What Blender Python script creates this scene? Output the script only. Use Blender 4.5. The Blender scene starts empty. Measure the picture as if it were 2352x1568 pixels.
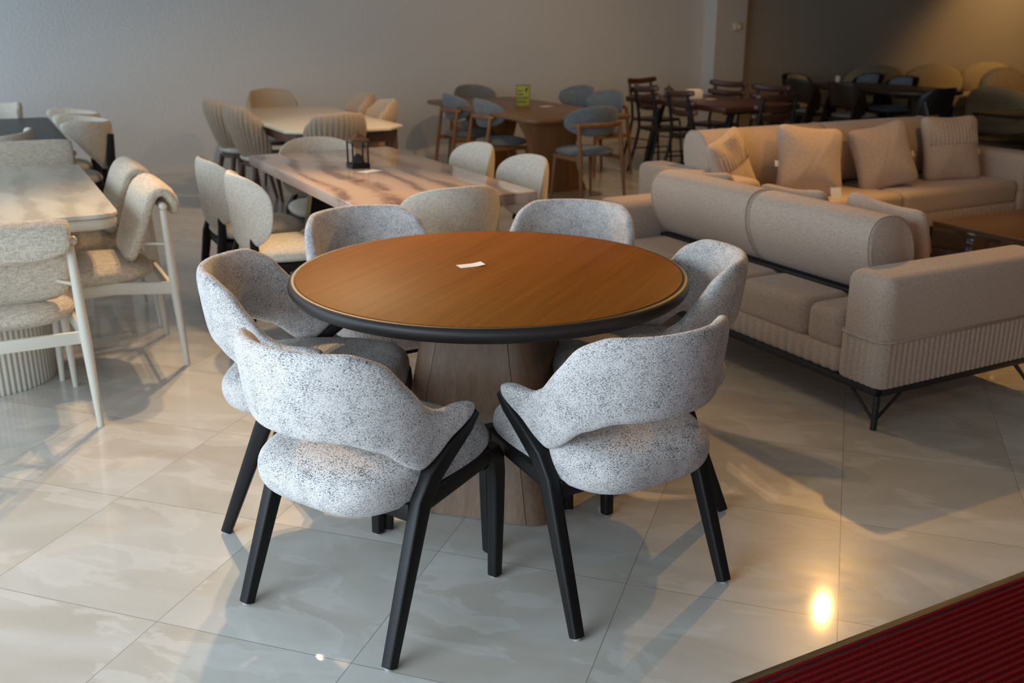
import bpy, bmesh, math, random
from mathutils import Vector, Matrix
R = math.radians
pi = math.pi
random.seed(4)
SC = bpy.context.scene
COL = SC.collection

# ------------------------------------------------------------------ camera
CAM_H, F_PX, HORIZON = 1.56, 2287.0, 38.0
PITCH = math.atan((784 - HORIZON) / F_PX)
cd = bpy.data.cameras.new('camera'); cam = bpy.data.objects.new('camera', cd); COL.objects.link(cam)
cam.location = (0, 0, CAM_H); cam.rotation_euler = (pi / 2 - PITCH, 0, 0)
cd.sensor_width = 36.0; cd.lens = 36.0 * F_PX / 2352
cd.clip_start = 0.05; cd.clip_end = 100
cd.dof.use_dof = True; cd.dof.focus_distance = 2.62; cd.dof.aperture_fstop = 3.6
SC.camera = cam

# ------------------------------------------------------------------ world, daylight, exposure
TH = R(28)                                   # the room's walls are turned 28 degrees from the view
def XY(u, v): return (u * math.cos(TH) - v * math.sin(TH), u * math.sin(TH) + v * math.cos(TH))
w = bpy.data.worlds.new('world'); SC.world = w; w.use_nodes = True
bg = w.node_tree.nodes['Background']; bg.inputs[0].default_value = (0.62, 0.72, 0.88, 1); bg.inputs[1].default_value = 0.02
SC.view_settings.view_transform = 'Standard'; SC.view_settings.look = 'None'
SC.view_settings.exposure = 0.0; SC.view_settings.gamma = 1.0

def area(name, u, v, z, aim, sx, sy, power, col, spread=180):
    l = bpy.data.lights.new(name, 'AREA'); l.shape = 'RECTANGLE'; l.size = sx; l.size_y = sy; l.energy = power; l.color = col; l.spread = R(spread)
    o = bpy.data.objects.new(name, l); COL.objects.link(o)
    x, y = XY(u, v); o.location = (x, y, z)
    ax, ay = XY(*aim); d = Vector((ax, ay, -0.12)).normalized()
    o.rotation_euler = d.to_track_quat('-Z', 'Y').to_euler()
    return o
DAY = (0.68, 0.85, 1.0)
area('daylight_side_glazing', -1.9, 5.7, 1.45, (1, -0.05), 9.8, 2.4, 215, DAY)
area('daylight_corner_glazing', -2.0, 1.1, 1.35, (1, .12), 2.6, 2.2, 68, DAY, 130)
area('daylight_front_glazing', -1.6, -1.4, 1.5, (0.0, 1), 2.6, 2.4, 30, DAY, 110)
area('daylight_entrance', 6.2, -2.8, 2.0, (-0.33, 1), 2.0, 1.8, 5, DAY)

WARM = (1.0, 0.67, 0.37)
def spot(u, v, z, power, cone=165, blend=0.5, rad=0.028, aim=None, col=WARM):
    l = bpy.data.lights.new('ceiling_or_fill_spot', 'SPOT'); l.energy = power; l.color = col
    l.spot_size = R(cone); l.spot_blend = blend; l.shadow_soft_size = rad
    o = bpy.data.objects.new('ceiling_or_fill_spot', l); COL.objects.link(o)
    x, y = XY(u, v); o.location = (x, y, z)
    if aim:
        ax, ay = XY(aim[0], aim[1]); d = Vector((ax - x, ay - y, aim[2] - z)).normalized()
        o.rotation_euler = d.to_track_quat('-Z', 'Y').to_euler()
    return o
# track spots and one added fill spot: (u, v), target (u, v, z), power, beam, blend, colour
DEEP = (1.0, 0.53, 0.15)
for p, a, e, c, b, k in [((1.63, 6.15), (.55, 2.75, 0), 285, 70, 1, WARM), ((1.48, 6.33), (.3, 2.6, 0), 245, 74, 1, WARM),
                   ((2.0, 5.6), (2.2, 4.9, .6), 38, 110, .8, WARM),
                   ((5.45, 4.95), (2.9, 1.9, 0), 270, 120, .7, DEEP), ((4.4, -.9), (4.4, 2.4, .2), 40, 120, .8, DEEP),  # second one is an added fill, brightening the near sofa's arm front
                   ((-.9, 7.4), (.0, 5.0, .4), 20, 100, .7, WARM),
                   ((3.0, 6.6), (2.5, 8.3, .5), 215, 84, 1, WARM), ((5.6, 6.9), (5.0, 9.2, .4), 80, 110, .7, WARM), ((7.6, 7.2), (7.2, 9.4, .4), 60, 110, .7, DEEP),
                   ((5.6, 3.6), (4.6, 5.4, .4), 46, 100, .7, DEEP)]:
    spot(p[0], p[1], 2.95, e, c, b, aim=a, col=k)
spot(12.6, 7.3, 2.95, 75, 80, .8, .05, aim=(13.6, 9.2, .5), col=DEEP)
spot(14.7, 9.5, 2.95, 90, 96, 0.6, 0.05, aim=(14.6, 10.9, .9), col=(1.0, .62, .24))

# ------------------------------------------------------------------ materials
def mat(name, col=(.5, .5, .5), rough=.5, **kw):
    m = bpy.data.materials.new(name); m.use_nodes = True
    b = m.node_tree.nodes['Principled BSDF']
    b.inputs['Base Color'].default_value = (*col, 1); b.inputs['Roughness'].default_value = rough
    for k, v in kw.items():
        b.inputs[k.replace('_', ' ')].default_value = v
    return m
class NT:
    def __init__(s, m): s.m = m; s.t = m.node_tree; s.b = s.t.nodes['Principled BSDF']
    def n(s, typ, **kw):
        nd = s.t.nodes.new(typ)
        for k, v in kw.items(): setattr(nd, k, v)
        return nd
    def l(s, a, b): s.t.links.new(a, b)
    def coord(s, scale=(1, 1, 1), rot=(0, 0, 0), kind='Object'):
        tc = s.n('ShaderNodeTexCoord'); mp = s.n('ShaderNodeMapping')
        mp.inputs['Scale'].default_value = scale; mp.inputs['Rotation'].default_value = rot
        s.l(tc.outputs[kind], mp.inputs['Vector']); return mp.outputs[0]
    def noise(s, vec, scale, detail=3, rough=.5, dist=0):
        nd = s.n('ShaderNodeTexNoise'); nd.inputs['Scale'].default_value = scale; nd.inputs['Detail'].default_value = detail
        nd.inputs['Roughness'].default_value = rough; nd.inputs['Distortion'].default_value = dist
        if vec: s.l(vec, nd.inputs['Vector'])
        return nd
    def ramp(s, fac, stops):
        r = s.n('ShaderNodeValToRGB'); e = r.color_ramp.elements
        while len(e) < len(stops): e.new(0.5)
        for i, (p, c) in enumerate(stops): e[i].position = p; e[i].color = (*c, 1)
        s.l(fac, r.inputs[0]); return r.outputs[0]
    def mix(s, fac, a, b, mode='MIX'):
        m = s.n('ShaderNodeMix', data_type='RGBA', blend_type=mode)
        if isinstance(fac, (int, float)): m.inputs[0].default_value = fac
        else: s.l(fac, m.inputs[0])
        for i, c in ((6, a), (7, b)):
            if isinstance(c, tuple): m.inputs[i].default_value = (*c, 1)
            else: s.l(c, m.inputs[i])
        return m.outputs[2]
    def math(s, op, a, b=None):
        m = s.n('ShaderNodeMath', operation=op)
        for i, c in enumerate((a, b)):
            if c is None: continue
            if isinstance(c, (int, float)): m.inputs[i].default_value = c
            else: s.l(c, m.inputs[i])
        return m.outputs[0]
    def bump(s, h, strength=.3, dist=.01):
        b = s.n('ShaderNodeBump'); b.inputs['Strength'].default_value = strength; b.inputs['Distance'].default_value = dist
        s.l(h, b.inputs['Height']); s.l(b.outputs[0], s.b.inputs['Normal'])
    def base(s, c): s.l(c, s.b.inputs['Base Color'])
    def rough(s, c): s.l(c, s.b.inputs['Roughness'])

def melange(name, light, dark, scale=150, lo=.36, hi=.56, stretch=2.6, bump=.5, var=.12):
    m = mat(name, light, .95); t = NT(m); t.b.inputs['Specular IOR Level'].default_value = .15
    t.b.inputs['Sheen Weight'].default_value = .25
    v = t.coord((1, 1, stretch))
    fl = t.noise(v, scale, 2, .55, .3)
    big = t.noise(t.coord(), 22, 3, .6)
    f = t.math('ADD', fl.outputs[0], t.math('MULTIPLY', t.math('SUBTRACT', big.outputs[0], .5), .22))
    c = t.ramp(f, [(lo, dark), (hi, light)])
    b2 = t.noise(t.coord(), 5, 2)
    c = t.mix(t.math('MULTIPLY', b2.outputs[0], var), c, (.35, .33, .32), 'MULTIPLY')
    t.base(c)
    we = t.noise(t.coord((1, 1, 1.5)), scale * 2.2, 1)
    t.bump(t.math('ADD', we.outputs[0], fl.outputs[0]), bump, .003)
    return m
def weave(name, col, dark=.78, scale=260, bump=.35):
    m = mat(name, col, .95); t = NT(m); t.b.inputs['Specular IOR Level'].default_value = .15
    t.b.inputs['Sheen Weight'].default_value = .2
    a = t.noise(t.coord((1, 1, .22)), scale, 1); b = t.noise(t.coord((.22, .22, 1)), scale, 1)
    f = t.math('MULTIPLY', t.math('ADD', a.outputs[0], b.outputs[0]), .5)
    c = t.ramp(f, [(.36, tuple(x * dark for x in col)), (.6, tuple(min(1, x * 1.1) for x in col))])
    t.base(c); t.bump(f, bump, .003)
    return m
def wood(name, c1, c2, rough=.4, axis=0, scale=1.0, coat=0.0, contrast=1.0):
    m = mat(name, c1, rough); t = NT(m)
    sc = [14, 14, 14]; sc[axis] = .7
    sc2 = [90, 90, 90]; sc2[axis] = 2.5
    a = t.noise(t.coord(tuple(x * scale for x in sc)), 1, 4, .6, .6)
    b = t.noise(t.coord(tuple(x * scale for x in sc2)), 1.6, 2, .6)
    f = t.math('ADD', t.math('MULTIPLY', a.outputs[0], .6), t.math('MULTIPLY', b.outputs[0], .4))
    t.base(t.ramp(f, [(.5 - .2 / contrast, c2), (.5 + .16 / contrast, c1)]))
    t.bump(b.outputs[0], .06, .002)
    if coat: t.b.inputs['Coat Weight'].default_value = coat; t.b.inputs['Coat Roughness'].default_value = .15
    return m

M = {}
M['hero'] = melange('grey_melange_boucle', (.715, .66, .63), (.085, .085, .09), 230, .36, .52, 3.4)
M['cream_weave'] = weave('cream_weave', (.60, .545, .46))
M['cream_rib'] = weave('oatmeal_ribbed_weave', (.56, .48, .38), .7, 200)
M['grey_weave'] = melange('blue_grey_melange', (.25, .275, .29), (.09, .10, .11), 150, .36, .6)
M['tan_fabric'] = weave('tan_velvet', (.36, .275, .20), .88, 300)
M['pale_seat'] = weave('pale_seat_cloth', (.6, .57, .52))
M['sofa'] = weave('taupe_sofa_linen', (.50, .39, .31), .82, 300, .25)
M['sofa_light'] = weave('striped_taupe_linen', (.46, .37, .28), .82, 300, .25)
M['far_sofa'] = weave('beige_boucle', (.46, .36, .21), .85, 120)
M['slate'] = weave('slate_blue_cloth', (.21, .235, .27))
M['black_wood'] = wood('black_stained_wood', (.012, .0095, .009), (.006, .005, .005), .45, 2)
M['black_wood'].node_tree.nodes['Principled BSDF'].inputs['Specular IOR Level'].default_value = .25
M['black_metal'] = mat('black_metal', (.012, .012, .014), .42)
M['dark_edge'] = mat('dark_brown_lacquer', (.016, .012, .011), .5)
M['table_top'] = wood('warm_walnut_veneer', (.275, .098, .0145), (.175, .059, .0085), .5, 0, .55)
M['table_top'].node_tree.nodes['Principled BSDF'].inputs['Specular IOR Level'].default_value = .03
M['pedestal'] = wood('grey_walnut_veneer', (.225, .125, .07), (.125, .068, .038), .5, 2, 1.6, 0, 1.3)
M['oak'] = wood('honey_oak', (.31, .14, .05), (.19, .08, .027), .4, 2)
M['oak_top'] = wood('brown_oak_top', (.22, .115, .05), (.15, .075, .032), .4, 1)
M['walnut_leg'] = wood('walnut_leg', (.13, .065, .042), (.075, .036, .024), .4, 2)
M['red_wood'] = wood('red_brown_wood', (.085, .032, .018), (.045, .017, .010), .35, 0)
M['dark_table'] = wood('dark_oak_table', (.05, .032, .022), (.028, .018, .013), .4, 0)
M['cream_frame'] = mat('cream_lacquer', (.62, .57, .48), .42)
M['white_gloss'] = mat('cream_glass_top', (.72, .63, .48), .16)
M['brass'] = mat('brass', (.30, .18, .07), .35, Metallic=.9)
M['paper'] = mat('white_paper', (.82, .81, .80), .7)
M['tag'] = mat('white_tag', (.8, .78, .76), .8)
M['candle'] = mat('ivory_wax', (.75, .68, .55), .6)
M['smoked'] = mat('smoked_glass', (.04, .03, .025), .06)
M['coffee'] = wood('coffee_table_wood', (.07, .034, .016), (.04, .018, .009), .35, 0)
M['veneer'] = wood('black_veneer', (.022, .016, .013), (.013, .010, .008), .35, 2)
M['menu'] = mat('yellow_green_card', (.34, .36, .06), .6)
M['ink'] = mat('dark_ink', (.03, .04, .02), .7)
M['glass'] = mat('clear_glass', (.9, .9, .9), .02, Transmission_Weight=1.0, IOR=1.1)
M['sand'] = mat('dark_sand', (.03, .025, .022), .9)
M['dark_red'] = mat('dark_red_glaze', (.05, .015, .015), .3)
M['switch'] = mat('ivory_plastic', (.6, .55, .38), .5)
M['glide'] = mat('grey_plastic_glide', (.35, .35, .34), .5)

def mk_floor():
    m = mat('beige_polished_tile', (.5, .46, .4), .12); t = NT(m)
    v = t.coord()
    br = t.n('ShaderNodeTexBrick'); br.offset = 0; br.squash = 1
    t.l(v, br.inputs['Vector'])
    for k, x in (('Scale', 1.0), ('Mortar Size', .0013), ('Mortar Smooth', .25), ('Bias', 0), ('Brick Width', .585), ('Row Height', .585)): br.inputs[k].default_value = x
    br.inputs['Color1'].default_value = (0, 0, 0, 1); br.inputs['Color2'].default_value = (1, 1, 1, 1)
    # each tile shows its own piece of the clouded stone pattern
    off = t.n('ShaderNodeVectorMath', operation='SCALE'); t.l(br.outputs['Color'], off.inputs[0]); off.inputs['Scale'].default_value = 7.0
    add = t.n('ShaderNodeVectorMath', operation='ADD'); t.l(v, add.inputs[0]); t.l(off.outputs[0], add.inputs[1])
    mp = t.n('ShaderNodeMapping'); mp.inputs['Scale'].default_value = (1.0, 2.2, 1); mp.inputs['Rotation'].default_value = (0, 0, R(12)); t.l(add.outputs[0], mp.inputs['Vector'])
    n1 = t.noise(mp.outputs[0], 1.5, 4, .5, .9)
    n2 = t.noise(mp.outputs[0], 2.6, 5, .55, .7)
    c = t.ramp(n1.outputs[0], [(.35, (.45, .41, .35)), (.5, (.50, .465, .41)), (.62, (.535, .51, .465))])
    vein = t.ramp(n2.outputs[0], [(.53, (0, 0, 0)), (.57, (1, 1, 1)), (.72, (.15, .15, .15))])
    c = t.mix(t.math('MULTIPLY', vein, .42), c, (.64, .62, .58))
    c = t.mix(t.math('MULTIPLY', br.outputs['Fac'], .75), c, (.17, .155, .135))
    t.base(c)
    r = t.ramp(n2.outputs[0], [(.3, (.26,) * 3), (.7, (.34,) * 3)]); t.rough(r)
    t.b.inputs['Coat Weight'].default_value = .5; t.b.inputs['Coat Roughness'].default_value = .06; t.b.inputs['Specular IOR Level'].default_value = .15
    t.bump(t.math('MULTIPLY', br.outputs['Fac'], -1), .25, .002)
    return m
M['floor'] = mk_floor()
def mk_wall(name, col):
    m = mat(name, col, .9); t = NT(m)
    n = t.noise(t.coord(), 38, 4, .6); b = t.noise(t.coord(), 1.3, 3)
    t.base(t.mix(t.math('MULTIPLY', b.outputs[0], .12), col, tuple(x * .7 for x in col)))
    t.bump(n.outputs[0], .5, .012); return m
M['wall'] = mk_wall('light_grey_plaster', (.59, .59, .585))
M['wall_dark'] = mk_wall('taupe_plaster', (.50, .42, .33))
M['column'] = mk_wall('grey_column_plaster', (.56, .54, .51))
M['ceiling'] = mat('ceiling_paint', (.30, .285, .265), .9)
M['baseboard'] = mat('pale_baseboard', (.62, .6, .57), .5)
def mk_marble(name, c1, c2, c3, scale=1.0, rough=.12, rot=35):
    m = mat(name, c1, rough); t = NT(m)
    v = t.coord((scale * 2.6, scale * .9, scale * 1.5), (0, 0, R(rot)))
    a = t.noise(v, 2.6, 5, .6, 1.6)
    wv = t.n('ShaderNodeTexWave', wave_type='BANDS'); wv.inputs['Scale'].default_value = 1.1; wv.inputs['Distortion'].default_value = 11; wv.inputs['Detail'].default_value = 4
    t.l(v, wv.inputs['Vector'])
    f = t.math('ADD', t.math('MULTIPLY', a.outputs[0], .74), t.math('MULTIPLY', wv.outputs['Fac'], .26))
    t.base(t.ramp(f, [(.36, c3), (.44, c2), (.52, c1), (.75, tuple(min(1, x * 1.08) for x in c1))]))
    return m
M['marble'] = mk_marble('rose_brown_marble', (.53, .40, .33), (.44, .32, .26), (.25, .17, .145), .55, .08, 20)
M['cream_marble'] = mk_marble('cream_stone', (.66, .63, .54), (.61, .58, .49), (.52, .48, .40), .6, .2, 10)
def mk_carpet():
    m = mat('red_ribbed_mat', (.2, .012, .016), .95); t = NT(m); t.b.inputs['Specular IOR Level'].default_value = .1
    n = t.noise(t.coord(), 420, 2); t.base(t.ramp(n.outputs[0], [(.3, (.11, .005, .007)), (.7, (.23, .011, .014))]))
    t.bump(n.outputs[0], .8, .004); return m
M['carpet'] = mk_carpet()
def mk_rubber():
    m = mat('worn_black_rubber', (.02, .02, .02), .55); t = NT(m)
    n = t.noise(t.coord((1, 6, 1)), 14, 5, .7); t.base(t.ramp(n.outputs[0], [(.45, (.012, .012, .012)), (.75, (.07, .055, .035))])); return m
M['rubber'] = mk_rubber()

# ------------------------------------------------------------------ geometry helpers
class G:
    """collects shapes in one bmesh; done() links them as ONE mesh object"""
    def __init__(s): s.bm = bmesh.new()
    def rings(s, rings, cap0=True, cap1=True, closed=True):
        bm = s.bm; vs = [[bm.verts.new(p) for p in r] for r in rings]; n = len(vs[0])
        for a, b in zip(vs, vs[1:]):
            for i in range(n if closed else n - 1):
                j = (i + 1) % n
                try: bm.faces.new((a[i], a[j], b[j], b[i]))
                except ValueError: pass
        for flag, r, rev in ((cap0, vs[0], True), (cap1, vs[-1], False)):
            if flag and len(r) > 2:
                try: bm.faces.new(list(reversed(r)) if rev else r)
                except ValueError: pass
        return s
    def sweep(s, pts, wid, ref=(1, 0, 0), n=12, e=2.0):
        """sweep a superellipse section (half sizes wid along ref and across) along pts"""
        pts = [Vector(p) for p in pts]; ref = Vector(ref); out = []
        if not isinstance(wid, list): wid = [wid] * len(pts)
        for i, p in enumerate(pts):
            t0 = (pts[i] - pts[i - 1]).normalized() if i else None
            t1 = (pts[i + 1] - pts[i]).normalized() if i < len(pts) - 1 else None
            t = (t0 + t1).normalized() if t0 and t1 else (t0 or t1)
            k = 1.0 / max(.6, math.sqrt(max(.05, (1 + (t0.dot(t1) if t0 and t1 else 1)) / 2)))
            a = ref - t * ref.dot(t)
            if a.length < 1e-4: a = Vector((0, 1, 0)) - t * t.y
            a.normalize(); b = t.cross(a)
            wx, wy = wid[i] if isinstance(wid[i], tuple) else (wid[i], wid[i])
            out.append([p + a * wx * sp(math.cos(q), 2 / e) + b * wy * k * sp(math.sin(q), 2 / e) for q in [2 * pi * (j + .5) / n for j in range(n)]])
        return s.rings(out)
    def box(s, c, d, bev=.004, seg=2, rot=0, tilt=None):
        b = bmesh.new(); bmesh.ops.create_cube(b, size=1)
        for v in b.verts: v.co = Vector((v.co.x * d[0], v.co.y * d[1], v.co.z * d[2]))
        if bev: bmesh.ops.bevel(b, geom=b.edges[:], offset=min(bev, min(d) * .49), segments=seg, profile=.5, affect='EDGES')
        mx = Matrix.Translation(c) @ Matrix.Rotation(rot, 4, 'Z')
        if tilt: mx = mx @ Matrix.Rotation(tilt[0], 4, tilt[1])
        b.transform(mx); me = bpy.data.meshes.new('t'); b.to_mesh(me); b.free(); s.bm.from_mesh(me); bpy.data.meshes.remove(me); return s
    def lathe(s, prof, n=48, c=(0, 0, 0)):
        return s.rings([[Vector((c[0] + r * math.cos(2 * pi * j / n), c[1] + r * math.sin(2 * pi * j / n), c[2] + z)) for j in range(n)] for r, z in prof])
    def pad(s, outline, tf, tb, fn, q=3.2, rs=(.0, .35, .62, .8, .9, .955, .985)):
        """cushion: rings from the middle of one face over the rim to the middle of the other; fn(x,z,off)->point"""
        n = len(outline); out = []
        prof = lambda r: (1 - r ** q) ** .5
        for r in rs[1:]: out.append([fn(x * r, z * r, tf * prof(r)) for x, z in outline])
        out.append([fn(x, z, 0) for x, z in outline])
        for r in reversed(rs[1:]): out.append([fn(x * r, z * r, -tb * prof(r)) for x, z in outline])
        c0 = s.bm.verts.new(fn(0, 0, tf)); c1 = s.bm.verts.new(fn(0, 0, -tb))
        vs = [[s.bm.verts.new(p) for p in r] for r in out]
        for a, b in zip(vs, vs[1:]):
            for i in range(n): s.bm.faces.new((a[i], a[(i + 1) % n], b[(i + 1) % n], b[i]))
        for i in range(n):
            s.bm.faces.new((c0, vs[0][(i + 1) % n], vs[0][i])); s.bm.faces.new((c1, vs[-1][i], vs[-1][(i + 1) % n]))
        return s
    def done(s, name, m, parent=None, smooth=40, sub=0, loc=None, rz=None):
        bm = s.bm; bmesh.ops.recalc_face_normals(bm, faces=bm.faces[:])
        me = bpy.data.meshes.new(name); bm.to_mesh(me); bm.free()
        me.materials.append(M[m] if isinstance(m, str) else m)
        me.polygons.foreach_set('use_smooth', [True] * len(me.polygons))
        if smooth and smooth < 180: me.set_sharp_from_angle(angle=R(smooth))
        o = bpy.data.objects.new(name, me); COL.objects.link(o)
        if parent: o.parent = parent
        if sub:
            md = o.modifiers.new('sub', 'SUBSURF'); md.levels = sub; md.render_levels = sub
        if loc: o.location = loc
        if rz is not None: o.rotation_euler.z = rz
        return o
def sp(x, p): return math.copysign(abs(x) ** p, x)
def superell(a, b, e=2.5, n=36, egg=0.0):
    r = []
    for i in range(n):
        q = 2 * pi * i / n; x = a * sp(math.cos(q), 2 / e); z = b * sp(math.sin(q), 2 / e)
        r.append((x * (1 + egg * z / b), z))
    return r
def rrect(a, b, r, n=6):
    out = []
    for cx, cy, q0 in ((a - r, b - r, 0), (-a + r, b - r, 90), (-a + r, -b + r, 180), (a - r, -b + r, 270)):
        for i in range(n + 1):
            q = R(q0 + 90 * i / n); out.append((cx + r * math.cos(q), cy + r * math.sin(q)))
    return out
def lerp(tab, x):
    for (x0, y0), (x1, y1) in zip(tab, tab[1:]):
        if x <= x1:
            t = (x - x0) / (x1 - x0); t = max(0, min(1, t)); t = t * t * (3 - 2 * t) * .5 + t * .5
            return y0 + (y1 - y0) * t
    return tab[-1][1]
def slab(g, out, z0, z1, bev=.006):
    """flat plate with softened rims from an outline"""
    ins = lambda k: [(x * k, y * k) for x, y in out]
    mx = max(abs(x) for x, y in out); my = max(abs(y) for x, y in out)
    def ring(d, z): return [Vector((x * (1 - d / mx), y * (1 - d / my), z)) for x, y in out]
    return g.rings([ring(bev, z0), ring(bev * .3, z0 + bev * .3), ring(0, z0 + bev), ring(0, z1 - bev), ring(bev * .3, z1 - bev * .3), ring(bev, z1)])
def shell(g, a, b, yc, ext, top, bot, th, lean=.12, zref=.55, N=40, inward=0.0, rib=0, taper=None, K=14, ends=True):
    """upholstered wrap-round back: U-shaped plan (ellipse a,b plus straight arms ext), rim heights from tables over 0..1"""
    ts = [i / 200 for i in range(201)]; pl = [(a * math.sin(t * pi / 2), yc - b * math.cos(t * pi / 2)) for t in ts]
    pl += [(a - inward * k / 20, yc + ext * k / 20) for k in range(1, 21)] if ext else []
    L = [0]
    for p, q in zip(pl, pl[1:]): L.append(L[-1] + math.dist(p, q))
    def at(s):
        sg = -1 if s < 0 else 1; d = abs(s) * L[-1]
        for i in range(len(L) - 1):
            if d <= L[i + 1] + 1e-9: break
        t = (d - L[i]) / max(1e-9, L[i + 1] - L[i]); p = Vector((pl[i][0] + (pl[i + 1][0] - pl[i][0]) * t, pl[i][1] + (pl[i + 1][1] - pl[i][1]) * t))
        tg = Vector((pl[i + 1][0] - pl[i][0], pl[i + 1][1] - pl[i][1])).normalized()
        nrm = Vector((tg.y, -tg.x)); return Vector((sg * p.x, p.y)), Vector((sg * nrm.x, nrm.y))
    rings = []
    svals = [-1 + 2 * i / N for i in range(N + 1)]
    for i, s in enumerate(svals):
        p, nr = at(s); z1 = lerp(top, abs(s)); z0 = lerp(bot, abs(s)); k = 1.0
        endf = min(1, (1 - abs(s)) * N / 2 / 1.2 + .0)
        k = .45 + .55 * math.sqrt(endf) if ends else 1
        zc, hh = (z0 + z1) / 2, (z1 - z0) / 2
        r = []
        for j in range(2 * K):
            q = 2 * pi * j / (2 * K); dz = sp(math.sin(q), .55) * hh * (1 if endf >= 1 else .9 + .1 * endf); dn = sp(math.cos(q), .75) * th / 2 * k
            z = zc + dz
            if rib and dn > 0: dn += rib[1] * abs(math.sin(s * rib[0])) * (1 - abs(dz / hh) ** 6)
            o = lean * (z - zref) * (1 - .75 * abs(s) ** 2)
            sc = taper(z) if taper else 1
            pp = p * 1.0; pp = Vector((pp.x * sc, yc + (pp.y - yc) * sc)) + nr * (dn + o)
            r.append(Vector((pp.x, pp.y, z)))
        rings.append(r)
    return g.rings(rings)

def thing(name, label, cat, loc=(0, 0, 0), rz=0, group=None):
    o = bpy.data.objects.new(name, None); COL.objects.link(o); o.empty_display_size = .1
    o.location = loc; o.rotation_euler = (0, 0, rz); tag(o, label, cat, group); return o
def tag(o, label, cat, group=None):
    o['label'] = label; o['category'] = cat
    if group: o['group'] = group
    return o
def struct(o): o['kind'] = 'structure'; return o
def dup(root):
    r = root.copy(); COL.objects.link(r)
    for ch in root.children:
        c = ch.copy(); COL.objects.link(c); c.parent = r
        for g in ch.children:
            d = g.copy(); COL.objects.link(d); d.parent = c
    return r
FACE = {'+v': R(28), '-v': R(208), '+u': R(-62), '-u': R(118)}
def place_all(proto, spots, group):
    """spots: (x, y, rotation, label); the first one is the prototype itself"""
    for i, (x, y, rz, label) in enumerate(spots):
        o = proto if i == 0 else dup(proto)
        o.location = (x, y, 0); o.rotation_euler = (0, 0, rz); o['label'] = label; o['group'] = group
def uvs(u, v, face, label, turn=0):
    x, y = XY(u, v); return (x, y, FACE[face] + R(turn), label)

# ------------------------------------------------------------------ room shell
ROOM_ROT = TH
GRID = R(-18.2)
def room_box(name, u0, u1, v0, v1, z0, z1, m, bev=0):
    g = G(); g.box(((u0 + u1) / 2, (v0 + v1) / 2, (z0 + z1) / 2), (u1 - u0, v1 - v0, z1 - z0), bev)
    return struct(g.done(name, m, None, 30, 0, (0, 0, 0), TH))
g = G(); g.box((0, 0, -.05), (46, 46, .1), 0)
fl = struct(g.done('floor', 'floor', None, 30)); fl.location = (-.225, 2.706, 0); fl.rotation_euler.z = GRID
WV = 10.9
room_box('wall_back', -4.2, 9.15, WV, WV + .2, 0, 3.2, 'wall')
room_box('wall_right', 9.15, 19, WV + .05, WV + .25, 0, 3.2, 'wall_dark')
room_box('trim_1', 8.66, 9.15, WV - .24, WV, 0, 3.2, 'column')
room_box('trim_2', 8.645, 8.66, WV - .245, WV, 0, 3.2, 'baseboard')
room_box('baseboard_back', -4.2, 8.64, WV - .015, WV, 0, .08, 'baseboard')
room_box('ceiling', -6, 19, -4, WV + .3, 3.2, 3.3, 'ceiling')

# sensor box on the column
x, y = XY(8.98, WV - .26)
g = G(); g.box((0, 0, 0), (.105, .05, .10), .012, 3)
t = thing('motion_sensor', 'small ivory sensor box mounted on the grey column', 'sensor', (x, y, 1.435), TH)
g.done('housing', 'switch', t)
G().lathe([(.001, -.003), (.022, -.003), (.022, .003), (.001, .003)], 20).done('lens', 'paper', t).rotation_euler = (pi / 2, 0, 0)
t.children[-1].location = (.015, -.027, 0)

# red entrance mat
t = thing('entrance_mat', 'red ribbed entrance mat with dark worn border on the tiles', 'mat', (*XY(2.6, .62), 0), TH)
LX, LY = 2.4, .95
g = G()
rows = int(2 * (LY - .035) / .021); prof = []
for i in range(rows + 1):
    y0 = -LY + .035 + i * .021
    prof += [(y0, .006), (y0 + .004, .0125), (y0 + .0125, .0125), (y0 + .0165, .006)]
g.rings([[Vector((sx, y, z)) for y, z in prof] + [Vector((sx, prof[-1][0], .001)), Vector((sx, prof[0][0], .001))] for sx in (-LX + .035, LX - .035)])
g.done('ribbed_pile', 'carpet', t, 50)
g = G()
for cx, cy, dx, dy in ((0, LY - .02, 2 * LX, .042), (0, -LY + .02, 2 * LX, .042), (LX - .02, 0, .042, 2 * LY - .08), (-LX + .02, 0, .042, 2 * LY - .08)): g.box((cx, cy, .004), (dx, dy, .008), .003)
g.done('border', 'rubber', t)

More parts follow.
